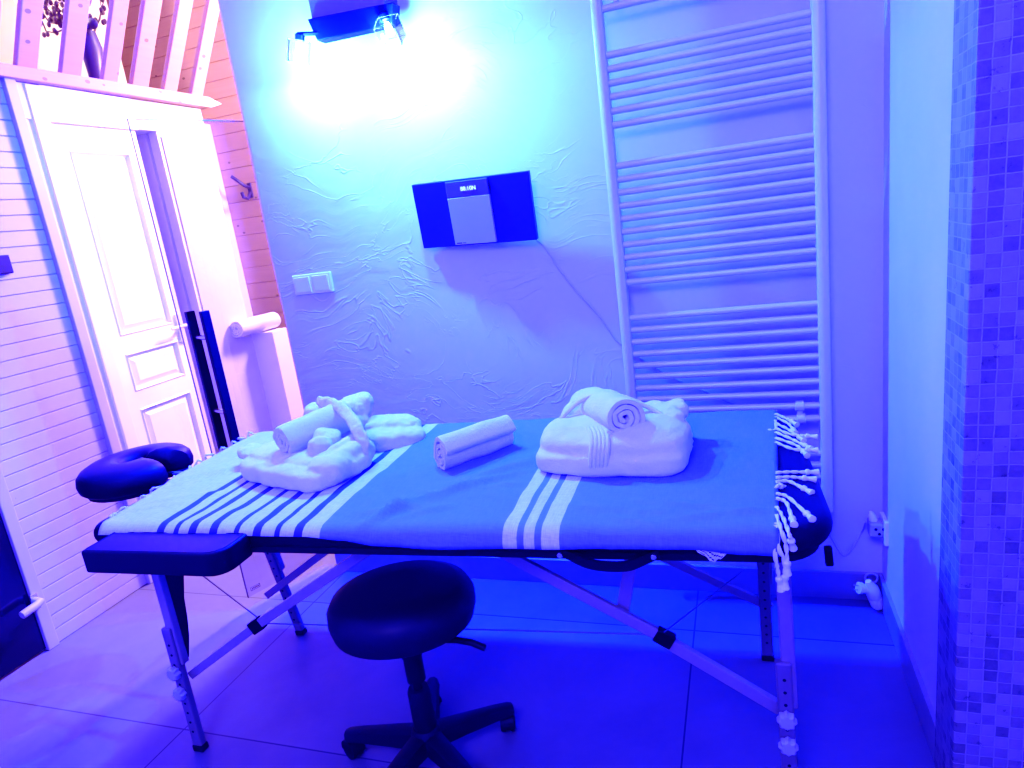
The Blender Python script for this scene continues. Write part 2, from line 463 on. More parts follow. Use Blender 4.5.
# dark glass door, far left
dg = sroot('door_2', (XL, 1.5, 0))
obj('frame', MB().box((XL-.02, 1.557, 0), (XL+.012, 1.602, 2.16)), 'slat', dg, bevel=.003)
obj('glass_pane', MB().box((XL-.012, .55, .012), (XL-.002, 1.556, 2.16)), 'darkglass', dg)
c = atx(36, 602, XL+.02)
b = MB(); b.box((XL+.011, c.y-.014, c.z-.032), (XL+.02, c.y+.014, c.z+.034))
obj('handle_plate', b, 'chrome', dg, bevel=.003)
p0 = V((XL+.02, c.y-.002, c.z+.006))
b = MB(); b.tube([p0, p0+V((.03, -.002, 0)), p0+V((.036, -.02, -.002)), p0+V((.036, -.08, -.008))], .015, 14); obj('handle', b, 'greyplastic', dg, smooth=True)
# hallway / loft shell
YP = 4.2
def planks_wall(x0, x1, z0, z1, y):
    b = MB(); pitch = .118; z = z0; pr = []
    while z < z1:
        pr += [(y+.006, z), (y, z+.004), (y, z+pitch-.004)]; z += pitch
    vs = []
    for yy, zz in pr: vs += [V((x0, yy, zz)), V((x1, yy, zz))]
    b.add(vs, [(2*i, 2*i+1, 2*i+3, 2*i+2) for i in range(len(pr)-1)])
    b.box((x0, y+.008, z0), (x1, y+.08, z1)); return b
struct('wall_hall', planks_wall(-5.1, 1.0, 0, ZC, YP), 'plank')
struct('wall_hall_left', MB().box((-5.2, .5, 0), (-5.1, YP, ZC)), 'paint')
struct('wall_hall_right', MB().box((.9, YB+.13, 0), (1.0, YP, ZC)), 'paint')
c = atz(20, 70, 2.2)
struct('floor_loft', MB().box((-5.1, .55, 2.165), (XL-.03, 3.085, 2.2)), 'plank')
# cream part of the loft end wall
xe = aty(106, 40, 3.6).x
struct('wall_loft', MB().box((-5.1, 3.6, 2.2), (xe, 3.68, ZC)), 'cream')
# vertical white board where the hall planks start
p = aty(209, 150, 4.15)
struct('trim_3', MB().box((p.x-.10, 4.12, 0), (p.x+.02, 4.199, 2.33)), 'door', bevel=.003)

# ------------------------------------------------------------------ loft railing
t = thing('loft_railing', 'pale pine loft railing of leaning boards on a beam above the panelled door', 'railing', (XL, 2.6, 2.165))
b = MB()
rail = [V((XL-.05, 1.62, 2.168)), V((XL-.05, 3.12, 2.168)), V((XL-.05, 1.62, 2.218)), V((XL-.05, 3.12, 2.222)),
        V((XL+.045, 1.62, 2.168)), V((XL+.045, 3.12, 2.168)), V((XL+.045, 1.62, 2.212)), V((XL+.045, 3.12, 2.222))]
b.add(rail, [(0,1,3,2),(4,6,7,5),(0,4,5,1),(2,3,7,6),(0,2,6,4)])
tip = V((XL+.0, 3.27, 2.21)); o = len(b.v); b.v.append(tuple(tip))
b.f += [(1,3,o),(3,7,o),(7,5,o),(5,1,o)]
obj('rail', b, 'pine', t, bevel=.003)
lean = V((.55, -.05, .835)).normalized()
for (ya, yb) in ((2.005,2.045),(2.112,2.212),(2.30,2.408),(2.50,2.59),(2.655,2.765),(2.842,2.940),(3.022,3.115)):
    b = MB(); vs = []
    th = .024
    nrm = V((.835, 0, -.55))
    for base, yy in ((0, ya), (1, yb)):
        p = V((XL+.01, yy if base == 0 else ya+(yb-ya)*.86, 2.205)); q = p + lean*1.25
        vs += [p, q, p-nrm*th, q-nrm*th]
    b.add(vs, [(0,4,5,1),(2,3,7,6),(0,1,3,2),(4,6,7,5),(0,2,6,4),(1,5,7,3)])
    obj('baluster', b, 'pine', t, bevel=.004)
# things behind the railing
for i, (zz, nm) in enumerate(((2.202, 'bottom'), (2.25, 'middle'), (2.296, 'top'))):
    b = MB(); e = aty(58 - i*1.5, 66, 2.95); 
    b.box((-4.2, 2.80+.02*i, zz), (e.x, 2.99, zz+.042))
    o = obj('wooden_board', b, 'brown', None, bevel=.006)
    tag(o, 'weathered brown board lying flat behind the loft railing, %s of its stack' % nm, 'board', 'boards stacked in the loft')
base = aty(95, 80, 2.9); base.z = 2.2
t = thing('vase', 'slender dark blue vase with dried branches behind the third gap of the loft railing', 'vase', tuple(base))
top = aty(88, 32, 2.9); ax = (top-base); L = ax.length
b = MB(); b.lathe([(.018,0),(.020,.02),(.03,.3*L),(.042,.6*L),(.052,.8*L),(.04,.93*L),(.034,L),(.028,L),(.03,.9*L)], base, ax, 18); obj('body', b, 'vase', t, smooth=True)
b = MB(); rnd = random.Random(3); tips = []
for k in range(13):
    d = V((rnd.uniform(-.75,.35), rnd.uniform(-.2,.2), rnd.uniform(.5,1))).normalized(); pts = [top-ax*.1]
    for j in range(6): d = (d + V((rnd.uniform(-.35,.35), rnd.uniform(-.2,.2), rnd.uniform(-.3,.25)))).normalized(); pts.append(pts[-1] + d*.06)
    b.tube(pts, .004, 6, radii=[.004-.0005*j for j in range(7)]); tips += pts[2:]
# a drooping branch that shows in the second gap
for off in ((0,0),(4,-8),(-3,9)):
    pts = [aty(86, 34, 2.88), aty(72+off[0], 18+off[1], 2.86), aty(58+off[0], 24+off[1], 2.85), aty(49+off[0], 22+off[1], 2.85), aty(42, 12+off[1], 2.85)]
    b.tube(pts, .004, 6); tips += pts[1:]
obj('branches', b, 'twig', t)
b = MB()
for p in tips:
    for q in range(2): b.ellipsoid(p + V((rnd.uniform(-.02,.02), rnd.uniform(-.01,.01), rnd.uniform(-.02,.02))), (.012,.008,.014), e=1, nu=8, nv=5)
obj('buds', b, 'twig', t, smooth=True)['kind'] = 'stuff'
b = MB(); c = aty(89, 27, 2.86)
for s in (-1, 1): b.ellipsoid(c + V((s*.028, 0, .01)), (.032,.016,.026), Matrix.Rotation(s*.5, 3, 'Y'), nu=12, nv=8)
b.ellipsoid(c, (.014,.02,.016), nu=10, nv=6)
obj('bow', b, 'vase', t, smooth=True)
b = MB(); c = aty(70, 5, 3.0)
for k in range(26):
    b.ellipsoid(c + V((rnd.uniform(-.3,.24), rnd.uniform(-.05,.05), rnd.uniform(-.05,.22))), (.05*rnd.uniform(.5,1), .012, .04*rnd.uniform(.5,1)), Matrix.Rotation(rnd.uniform(-1,1), 3, 'Y'), nu=8, nv=5)
obj('petals', b, 'petal', t, smooth=True)['kind'] = 'stuff'

# ------------------------------------------------------------------ hooks in the hall
for k, (px, py, lab) in enumerate(((250, 190, 'dark coat hook on the hall planks beside the plaster wall edge'), (224, 199, 'dark coat hook on the hall planks beside the white pillar'))):
    c = aty(px, py, YP-.005)
    t = thing('coat_hook', lab, 'hook', tuple(c), 'coat hooks on the hall planks')
    b = MB(); b.box((c.x-.016, c.y-.006, c.z-.055), (c.x+.016, YP+.004, c.z+.05)); obj('plate', b, 'vase', t, bevel=.003)
    b = MB(); b.tube([c+V((0,-.006,.02)), c+V((0,-.05,.03)), c+V((-.03,-.085,.075)), c+V((-.06,-.09,.10))], .012, 8)
    b.tube([c+V((0,-.006,-.02)), c+V((.005,-.05,-.06)), c+V((0,-.085,-.05)), c+V((0,-.095,-.015))], .012, 8); obj('prongs', b, 'vase', t, smooth=True)
# ------------------------------------------------------------------ post and towel behind the glass
zt = .962
o = obj('post', MB().box((-2.64, 3.086, 0), (-2.495, 3.215, zt)), 'door', None, bevel=.003)
tag(o, 'low square white post beside the pillar behind the glass door', 'post')
def spiral_roll(R, turns, th, L, sx=1.0, sz=1.0, r0=.006, seed=0, tail=0, flare=.0):
    """rolled towel along local +Y, starting at origin"""
    n = int(turns*26); prof = []
    for i in range(n+1):
        a = 2*pi*turns*i/n; r = r0 + (R-r0-th/2)*(i/n)
        prof.append((r*cos(-a-1.2), r*sin(-a-1.2), r, a))
    if tail:
        x, z, r, a = prof[-1]; tx, tz = sin(-a-1.2), -cos(-a-1.2)
        for k in range(1, 5): prof.append((x + tx*tail*k/4, z + tz*tail*k/4 - .004*k*k/16, r, a))
    m = len(prof); ny = 22; mb = MB(); vs = []
    for j in range(ny+1):
        y = L*j/ny
        for i, (x, z, r, a) in enumerate(prof):
            i0, i1 = prof[max(i-1, 0)], prof[min(i+1, m-1)]
            t_ = V((i1[0]-i0[0], i1[1]-i0[1])).normalized(); nn = V((-t_.y, t_.x))
            wv = .004*mnoise.noise(V((a*1.3, y*16, seed))) ; e = 0
            yy = y
            if j in (0, ny): yy += (.004*mnoise.noise(V((a*2.1, seed, 3))) + flare*(1-i/m)*(1 if j else -1))
            for s in (-1, 1):
                hh = th/2*(1 if 0 < j < ny else .75)
                vs.append(V(((x + nn.x*(s*hh + wv))*sx, yy, (z + nn.y*(s*hh + wv))*sz)))
    fs = []; W = 2*m
    for j in range(ny):
        for i in range(m-1):
            a0 = j*W + 2*i
            fs.append((a0, a0+2, a0+2+W, a0+W)); fs.append((a0+1, a0+1+W, a0+3+W, a0+3))
        fs.append((j*W, (j+1)*W, (j+1)*W+1, j*W+1)); e = j*W+2*(m-1); fs.append((e, e+1, e+1+W, e+W))
    for j in (0, ny):
        for i in range(m-1):
            a0 = j*W+2*i; fs.append((a0, a0+1, a0+3, a0+2))
    mb.add(vs, fs); return mb
def place(mb, o, yaw, pitch=0, roll=0):
    Rm = Matrix.Rotation(yaw, 3, 'Z') @ Matrix.Rotation(pitch, 3, 'X') @ Matrix.Rotation(roll, 3, 'Y')
    mb.v = [tuple(Rm @ V(v) + V(o)) for v in mb.v]; return mb
rb = place(spiral_roll(.05, 3.2, .012, .29, 1.15, 1.0, seed=4, tail=.03), (-2.60, 2.93, zt+.054), radians(-6))
tag(obj('rolled_towel', rb, 'terry', None, smooth=True, angle=70), 'small rolled white towel lying on the low white post behind the glass door', 'towel', 'rolled towels')

# ------------------------------------------------------------------ glass door with bar handles
FE = V((-1.96, 1.925, 0)); gd = V((.37, .93, 0)).normalized(); gn = V((gd.y, -gd.x, 0))
GW = .45; gz0, gz1 = .05, 1.9
gdoor = sroot('door_3', tuple(FE))
def gp(s, z, off=0): return FE + gd*s + gn*off + V((0, 0, z))
b = MB(); 
b.add([gp(.002,gz0,.005), gp(GW,gz0,.005), gp(GW,gz1-.002,.005), gp(.002,gz1-.002,.005)], [(0,1,2,3)])
obj('glass_pane', b, 'glass', gdoor)
def gbox(b, s0, s1, z0, z1, o0, o1):
    vs = [gp(s, z, o) for z in (z0, z1) for s, o in ((s0,o0),(s1,o0),(s1,o1),(s0,o1))]
    b.add(vs, [(0,3,2,1),(4,5,6,7),(0,1,5,4),(1,2,6,5),(2,3,7,6),(3,0,4,7)])
b = MB(); gbox(b, 0, .0022, gz0, gz1, 0, .008); gbox(b, 0, GW, gz1-.003, gz1, .002, .008); obj('edge', b, 'glassedge', gdoor)
def onplane(x, y, off):
    d = ray(x, y); p0 = FE + gn*off; tt = gn.dot(p0 - V((0,0,CH)))/gn.dot(d); p = V((0,0,CH)) + d*tt
    return (p-FE).dot(gd), p.z
hz = []
s_, z_a = onplane(203, 311, .06); s2_, z_b = onplane(236, 440, .06); hs = (s_+s2_)/2
for off, nm in ((.06, 'front'), (-.06, 'rear')):
    b = MB(); gbox(b, hs-.016, hs+.016, z_b-.05, z_a, off-.011, off+.011)
    h = obj('bar_handle', b, 'darkmetal', gdoor, bevel=.002)
for fz in (.2, .78):
    zz = z_b + (z_a-z_b)*(1-fz)*1.0
    b = MB(); b.tube([gp(hs, zz, -.055), gp(hs, zz, .055)], .009, 12); obj('handle_bolt', b, 'chrome', gdoor, smooth=True)
# etched mark at the lower corner
b = MB()
for a in (0, .040): gbox(b, .018+a, .0195+a, .070, .086, .0055, .0062)
gbox(b, .018, .0595, .070, .0715, .0055, .0062); gbox(b, .018, .0595, .0845, .086, .0055, .0062)
for k in range(5): gbox(b, .024+k*.0065, .0275+k*.0065, .0745, .0815, .0055, .0062)
obj('etched_mark', b, 'ink', gdoor)

# ------------------------------------------------------------------ wall things
# black control box on boards
c = atx(0, 265, XL+.01)
t = MB(); t.box((XL, 1.775, c.z-.035), (XL+.02, 1.862, c.z+.035))
tag(obj('control_panel', t, 'blackplastic', None, bevel=.004), 'small black control box on the white boarded wall', 'control')
# double switch
a = aty(293, 275, YB); c = aty(335, 292, YB)
t = thing('light_switch', 'white double light switch on the plaster wall left of the wall player', 'switch', ((a.x+c.x)/2, YB, (a.z+c.z)/2))
W2 = (c.x-a.x); H2 = .078; zc = (a.z+c.z)/2
obj('frame', MB().box((a.x, YB-.011, zc-H2/2), (c.x, YB+.004, zc+H2/2)), 'plastic', t, bevel=.003)
for i in (0, 1):
    x0 = a.x + .010 + i*(W2/2-.003)
    b = MB(); vs = [V((x0,YB-.013,zc-.030)),V((x0+W2/2-.018,YB-.013,zc-.030)),V((x0+W2/2-.018,YB-.019,zc+.030)),V((x0,YB-.019,zc+.030))]
    vs += [V((p.x, YB-.006, p.z)) for p in vs]
    b.add(vs, [(0,1,2,3),(7,6,5,4),(0,4,5,1),(1,5,6,2),(2,6,7,3),(3,7,4,0)]); obj('rocker', b, 'plastic', t, bevel=.002)
# flat wall player
hu = V((.997, -.067, -.038)).normalized(); hv = V((-.03, .141, -.99)); hv = (hv - hu*hv.dot(hu)).normalized(); hn = hu.cross(hv)
if hn.y > 0: hn = -hn
tl = aty(411, 185, 2.19)
def planeint(x, y): d = ray(x, y); tt = hn.dot(tl-V((0,0,CH)))/hn.dot(d); return V((0,0,CH))+d*tt
br_ = planeint(537, 240); HW = (br_-tl).dot(hu); HH = (br_-tl).dot(hv)
t = thing('wall_player', 'flat dark blue music player with a silver centre hung tilted on the plaster wall', 'music player', tuple(tl + hu*HW/2 + hv*HH))
def hbox(b, u0, u1, v0, v1, n0, n1):
    vs = [tl + hu*u + hv*v_ + hn*n_ for n_ in (n0, n1) for u, v_ in ((u0,v0),(u1,v0),(u1,v1),(u0,v1))]
    return b.add(vs, [(0,1,2,3),(7,6,5,4),(0,4,5,1),(1,5,6,2),(2,6,7,3),(3,7,4,0)])
obj('body', hbox(MB(), 0, HW, 0, HH, -.022, 0), 'hifi', t, bevel=.003)
p = planeint(446, 183); q = planeint(498, 243); cu0 = (p-tl).dot(hu); cu1 = (q-tl).dot(hu); vsplit = (planeint(452, 198)-tl).dot(hv)
obj('disc_cover', hbox(MB(), cu0, cu1, vsplit, HH-.006, 0, .012), 'hifi_silver', t, bevel=.002)
dsp = obj('display', hbox(MB(), cu0, cu1, .005, vsplit, 0, .0115), 'hifi_display', t, bevel=.002)
def textmesh(body, size, origin, ex, ez, name, mat, parent, depth=.0006):
    cu = bpy.data.curves.new(name, 'FONT'); cu.body = body; cu.size = size; cu.align_x = 'CENTER'; cu.align_y = 'CENTER'; cu.extrude = depth
    to = bpy.data.objects.new(name, cu); COL.objects.link(to)
    dg_ = bpy.context.evaluated_depsgraph_get(); dg_.update()
    me = bpy.data.meshes.new_from_object(to.evaluated_get(dg_)); bpy.data.objects.remove(to)
    ez_ = V(ez); ex_ = V(ex); nn = ex_.cross(ez_)
    mb = MB(); mb.add([V(origin) + ex_*v.co.x + ez_*v.co.y + nn*v.co.z for v in me.vertices], [tuple(p.vertices) for p in me.polygons])
    return obj(name, mb, mat, parent)
pc = planeint(469.5, 187.8)
textmesh('88:10N', .019, pc + hn*.0125, hu, -hv, 'lit_digits', 'led', dsp)
b = MB(); hbox(b, cu0+.008, cu0+.028, HH-.014, HH-.0105, .0121, .0126); hbox(b, cu0+.031, cu0+.044, HH-.0135, HH-.0115, .0121, .0126); obj('printed_mark', b, 'ink', t)
# player's cable along the wall
def wy(x, y, Y=YB-.004): return aty(x, y, Y)
def catmull(pts, n=6):
    pts = [V(p) for p in pts]; P = [pts[0]*2-pts[1]] + pts + [pts[-1]*2-pts[-2]]; out = []
    for i in range(1, len(P)-2):
        for k in range(n):
            s = k/n; a, b_, c_, d = P[i-1], P[i], P[i+1], P[i+2]
            out.append(.5*((2*b_) + (c_-a)*s + (2*a-5*b_+4*c_-d)*s*s + (3*b_-a-3*c_+d)*s**3))
    out.append(pts[-1]); return out
pl = [wy(536,240), wy(545,248), wy(558,268), wy(575,290), wy(597,314), wy(618,342), wy(646,362), wy(677,380), wy(712,395), wy(760,420), wy(800,470), wy(822,520), wy(836,546), wy(844,556), wy(852,549), wy(862,532), aty(866,522,2.19)]
tag(obj('power_cable', MB().tube(catmull(pl), .0028, 8), 'cable', None, smooth=True), 'thin pale cable draped down the plaster wall behind the radiator', 'cable')
# socket and adaptor in the corner
c = atx(881, 524, XR)
t = thing('wall_socket', 'white power socket on the right wall near the corner', 'socket', (XR, 2.19, .29))
obj('plate', MB().box((XR-.012, 2.15, .25), (XR+.002, 2.232, .332)), 'plastic', t, bevel=.003)
obj('insert', MB().lathe([(.0,-.002),(.026,-.002),(.028,.004)], (XR-.013, 2.19, .29), (1,0,0)), 'greyplastic', t, smooth=True)
c = aty(876, 528, 2.185)
t = thing('plug_adaptor', 'grey cube plug adaptor with three holes in the corner wall socket', 'adaptor', (c.x, 2.185, c.z-.026))
obj('body', MB().box((c.x-.022, 2.163, c.z-.022), (XR-.014, 2.215, c.z+.024)), 'greyplastic', t, bevel=.005)
for dx, dz in ((-.010,.006),(.012,.006),(.0,-.010)):
    obj('hole', MB().lathe([(.0045,0),(.0045,.003)], (c.x+dx+.006, 2.1615, c.z+dz), (0,1,0), 12), 'hole', t)
b = MB(); b.lathe([(.012,0),(.013,.006),(.010,.022),(.005,.034)], (c.x-.006, 2.19, c.z+.022), (-.25,0,1), 14)
tag(obj('power_plug', b, 'plastic', None, smooth=True), 'small white cable plug pushed into the grey corner adaptor', 'plug')
c = aty(868, 594, 2.19)
t = thing('loose_plug', 'white mains plug lying loose on the floor in the corner with its pins facing left', 'plug', (c.x, c.y, 0))
b = MB(); b.lathe([(.0,0),(.020,0),(.0225,.004),(.0225,.035),(.018,.046),(.012,.060),(.009,.07)], (c.x+.02, 2.19, .045), (-.3,-.2,.9), 20)
b.lathe([(.015,0),(.0165,.004),(.015,.03),(.019,.034),(.019,.045)], (c.x+.01, 2.185, .075), (-.9,-.3,.25), 18); b.lathe([(.012,-.045),(.02,-.04),(.0225,-.03),(.0225,0)], (c.x+.02, 2.19, .045), (-.3,-.2,.9), 20)
obj('body', b, 'plastic', t, smooth=True)
for s in (-.008, .008):
    d = V((-.9,-.3,.25)).normalized(); o_ = V((c.x+.01, 2.185, .075)) + d*.045 + V((0,0,s))
    obj('pin', MB().tube([o_, o_+d*.018], .0024, 8), 'chrome', t, smooth=True)
b = MB(); cc = V((c.x+.012, 2.20, .105)); b.tube([cc + V((.018*cos(a), .004, .018*sin(a))) for a in [2*pi*k/18 for k in range(19)]], .0035, 8); obj('pull_ring', b, 'greyplastic', t, smooth=True)

# towel radiator
rx0, rx1 = -.352, .216; ry = 2.178
t = thing('towel_radiator', 'tall white ladder towel radiator on the back wall', 'radiator', ((rx0+rx1)/2, ry, .40))
for x in (rx0-.015, rx1+.012):
    b = MB(); rings = []
    prof = [(-.017,-.006),(-.015,-.015),(-.007,-.021),(.007,-.021),(.015,-.015),(.017,-.006),(.017,.014),(-.017,.014)]
    for z in (.36, .365, 2.3, 2.305): rings.append([V((x+px_, ry+py_, z)) for px_, py_ in prof])
    b.levels(rings); obj('rail', b, 'radiator', t, smooth=True)
zb = [2.00,1.96,1.833,1.794,1.755,1.716,1.675,1.634,1.514,1.473,1.434,1.393,1.353,1.313,1.272,1.232,1.193,1.152,1.035,.994,.954,.913,.873,.834,.794,.755,.715,.673,.557,.517,.477,.437,2.20,2.16,2.12,2.08]
for z in zb: obj('bar', MB().tube([(rx0-.005, ry+.002, z), (rx1+.005, ry+.002, z)], .0105, 14), 'radiator', t, smooth=True)
for x, z in ((.155,.715),(.158,.673),(rx0+.04,2.00)):
    b = MB(); b.tube([(x-.013, ry+.002, z),(x+.013, ry+.002, z)], .0165, 14); obj('clamp', b, 'radiator', t, smooth=True, bevel=.002)
for z in (.694, 1.98):
    for x in (.155, rx0+.04):
        b = MB(); b.tube([(x, ry, z),(x, YB, z)], .008, 10); obj('wall_bracket', b, 'radiator', t, smooth=True)

# wall lamp
lu = V((.995, -.10, -.02)).normalized(); 
t = thing('wall_lamp', 'dark wall lamp with two bright glass cube shades high on the plaster wall', 'lamp', (-1.22, YB, 2.1))
p0 = aty(307, 19, 2.13); p1 = aty(393, 2, 2.10); p2 = aty(392, 24, 2.10); p3 = aty(317, 41, 2.13)
b = MB(); vs = [p0, p1, p2, p3]; back = V((0, .05, 0)); vs += [p+back for p in vs]
b.add(vs, [(0,1,2,3),(7,6,5,4),(0,4,5,1),(1,5,6,2),(2,6,7,3),(3,7,4,0)]); obj('bar', b, 'lamp_body', t, bevel=.003)
q0 = aty(311, 17, 2.15); q1 = aty(384, 2, 2.15)
b = MB(); b.box((q0.x, 2.15, q1.z-.02), (q1.x, YB+.005, q1.z+.17)); obj('wall_plate', b, 'lamp_plate', t, bevel=.004)
LP = []
for (cx_, cy_, Y, rz, ry_, hx, hy) in ((299, 52, 2.13, .5, .30, 322, 34), (390, 32, 2.10, .75, -.28, 381, 16)):
    c = aty(cx_, cy_, Y); a = aty(hx, hy, Y)
    Rm = Matrix.Rotation(ry_, 3, 'Y') @ Matrix.Rotation(rz, 3, 'Z')
    s = .034
    vs = [Rm @ V((i*s, j*s, k*s)) + c for k in (-1, 1) for i, j in ((-1,-1),(1,-1),(1,1),(-1,1))]
    sh = obj('glass_shade', MB().add(vs, [(0,1,5,4),(1,2,6,5),(2,3,7,6),(3,0,4,7)]), 'clear', t)
    fr = MB()
    for i, j in ((0,1),(1,2),(2,3),(3,0),(4,5),(5,6),(6,7),(7,4),(0,4),(1,5),(2,6),(3,7)): fr.tube([vs[i], vs[j]], .0007, 6)
    obj('shade_edge', fr, 'twig', sh)
    up = (Rm @ V((0,0,1)))
    hb_ = MB(); hb_.lathe([(.012,.034),(.016,.036),(.017,.052),(.008,.06)], c, up, 16); hb_.tube([c+up*.055, a+V((0,.005,.004))], .007, 8); obj('lamp_holder', hb_, 'lamp_body', t, smooth=True)
    obj('bulb', MB().lathe([(0,-.012),(.008,-.010),(.011,0),(.010,.018),(.006,.03)], c, up, 14), 'bulb', t, smooth=True)
    LP.append(c)

# ------------------------------------------------------------------ massage table
TH = radians(2.5); TC = V((-.8225, 1.69, 0)); HU, HV = .972, .415; ZT = .722
def W(u, v, z): return V((TC.x + u*cos(TH) - v*sin(TH), TC.y + u*sin(TH) + v*cos(TH), z))
tab = thing('massage_table', 'portable massage table with black vinyl top and grey aluminium legs', 'massage table', (TC.x*KT, TC.y*KT, 0))
TBL = True
obj('cushion', fullslab(HU, HV, (.13, .07, .05, .13), .655, ZT, .032, W, 10, 6, bb=.035), 'black', tab, smooth=True)
obj('frame', fullslab(HU-.028, HV-.012, (.10, .05, .04, .10),   .646, .675, .004, W, 8, 2), 'blackplastic', tab, smooth=True)
# arm rest on the near side
def WA(x, y, z): return W(-.638 + x, -.415-.058 + y, z)
ar = obj('arm_rest', fullslab(.220, .058, (.008, .008, .012, .050), .649, .712, .007, WA, 6, 4), 'black', tab, smooth=True)
b = MB(); ln = [WA(x, y, .7125) for x, y in rr(.212, .050, (.006,.006,.01,.044), 6)]; b.tube(ln+[ln[0]], .0012, 6); obj('seam', b, 'blackplastic', ar)
# carry handle + rivets
b = MB(); pts = [W(.40, -HV+.008, .667), W(.43, -HV-.008, .662), W(.46, -HV-.014, .652), W(.50, -HV-.016, .647), W(.545, -HV-.014, .648), W(.58, -HV-.008, .660), W(.61, -HV+.008, .667)]
cp_ = catmull(pts, 4)
for i in range(len(cp_)-1): b.bar(cp_[i], cp_[i+1] + (cp_[i+1]-cp_[i])*.1, .008, .022)
obj('carry_handle', b, 'black', tab)
for u in (.395, .60, -.50): obj('rivet', MB().lathe([(0,0),(.006,.001),(.008,.004),(.008,.008)], W(u, -HV-.006, .664), (0,1,0), 12), 'chrome', tab, smooth=True)
TBL = False
# legs
def leg(top, bot, z_join, knobs, knob_side=-1, holes=True):
    top, bot = V(top), V(bot); d = (top-bot)
    at = lambda z: bot + d*((z-bot.z)/(top.z-bot.z))
    up_ = (0, 1, 0)
    L = obj('leg', MB().bar(at(z_join-.12)+V((.010,.008,0)), top+V((.010,.008,0)), .030, .024, up_), 'alu', tab, bevel=.004)
    lo = obj('leg_extension', MB().bar(at(.018), at(z_join), .034, .022, up_), 'aludark', L, bevel=.005)
    obj('rubber_foot', MB().bar(bot, at(.02), .036, .026, up_), 'rubber', L, bevel=.003)
    z = .07
    while z < z_join-.03:
        if holes and all(abs(z-k) > .018 for k in knobs):
            c = at(z); obj('hole', MB().lathe([(.0036,0),(.0036,.001)], c + V((0, -.0118, 0)), (0,1,0), 10), 'hole', L)
        z += .032
    for kz in knobs:
        c = at(kz); kb = MB(); prof = []
        ring0 = []; ring1 = []; ring2 = []
        for k in range(32):
            a = 2*pi*k/32; r = .019 + .0022*cos(8*a)
            ring0.append(c + V((r*cos(a), -.013, r*sin(a)))); ring1.append(c + V((r*cos(a), -.026, r*sin(a)))); ring2.append(c + V((r*.8*cos(a), -.030, r*.8*sin(a))))
        kb.levels([ring0, ring1, ring2]); obj('knob', kb, 'greyplastic', L, smooth=True)
    return L
leg((-1.582, 1.25, .705), (-1.578, 1.24, 0), .41, (.273, .206))
leg((.043, 1.345, .705), (.055, 1.345, 0), .40, (.262, .194))
leg((-1.670, 1.73, .705), (-1.618, 1.80, 0), .40, ())
leg((.02, 1.79, .705), (.024, 1.885, 0), .40, ())
# dark shaped panel by the front left leg
pts = [(1.262,.70),(1.40,.70),(1.365,.62),(1.32,.53),(1.302,.47),(1.295,.41),(1.285,.36),(1.265,.30)]
b = MB(); n = len(pts)
vs = [V((-1.565, y, z)) for y, z in pts] + [V((-1.555, y, z)) for y, z in pts]
b.add(vs, [tuple(range(n)), tuple(range(2*n-1, n-1, -1))] + [(i, (i+1)%n, n+(i+1)%n, n+i) for i in range(n)])
obj('leg_panel', b, 'black', tab)
def brace(pts, w=.030, t_=.014, joint=None):
    b = MB()
    for i in range(len(pts)-1): b.bar(pts[i], pts[i+1], t_, w, (0,0,1))
    o = obj('brace', b, 'alu', tab, bevel=.002)
    if joint is not None:
        j = V(joint); d = (V(pts[-1])-V(pts[0])).normalized()
        obj('brace_joint', MB().bar(j-d*.022, j+d*.022, .02, .036), 'darkmetal', o, bevel=.003)
    return o
brace([(-1.57,1.268,.236), (-1.284,1.272,.425)], .024, .014)
brace([(-1.30,1.268,.417), (-.83,1.285,.70)], .026, .016, (-1.284,1.270,.425))
brace([(-1.70,1.76,.18), (-.90,1.73,.70)], .026, .014)
brace([(.04,1.366,.258), (-.215,1.364,.420)], .030, .016, None)
brace([(-.19,1.360,.415), (-.68,1.335,.703)], .028, .014, (-.205,1.36,.423))
brace([(-.30,1.372,.470), (-.246,1.375,.703)], .030, .012)
brace([(.04,1.862,.194), (-.88,1.79,.70)], .026, .014)
for pts in ([(-1.271,1.27,.445), (-1.60,1.27,.70)], [(-.203,1.35,.444), (-.03,1.87,.31)], [(-1.271,1.27,.432), (-.205,1.36,.43)]):
    obj('tension_wire', MB().tube(pts, .0016, 6), 'wire', tab)
TBL = True
c = atz(828, 559, .615)
b = MB(); b.bar(c+V((0,0,.03)), c+V((.003,0,-.014)), .016, .014, (0,1,0)); obj('end_latch', b, 'darkmetal', tab, bevel=.003)
# face cradle
cc = V((-2.105, 1.715, .703)); ring_n = 44; gap = radians(14); hg = radians(15)
sec = 16; vs = []; b = MB(); rings = []
for i in range(ring_n+1):
    f_ = i/ring_n; a = gap + hg + (2*pi-2*hg)*f_
    edge = min(f_, 1-f_)*ring_n
    k_ = min(1, sqrt(max(0, 1-(1-min(edge/2.5, 1))**2))+.05)
    cen = cc + V((.108*cos(a), .118*sin(a), 0)); rad = V((cos(a), sin(a), 0))
    ring = []
    for s in range(sec):
        q = 2*pi*s/sec; cx_ = abs(cos(q))**.8*(1 if cos(q) >= 0 else -1); sx_ = abs(sin(q))**.8*(1 if sin(q) >= 0 else -1)
        ring.append(cen + rad*(.078*k_*cx_) + V((0,0,.050*k_*sx_ - .008*cx_)))
    rings.append(ring)
b.levels(rings); fc = obj('face_cradle', b, 'black', tab, smooth=True)
pb = MB(); rings = []
for i in range(33):
    a = gap + hg + (2*pi-2*hg)*i/32; cen = cc + V((.116*cos(a), .118*sin(a), 0)); rad = V((cos(a), sin(a), 0))
    rings.append([cen + rad*x + V((0, 0, z)) for x, z in ((-.05,-.058),(.05,-.058),(.05,-.040),(-.05,-.040))])
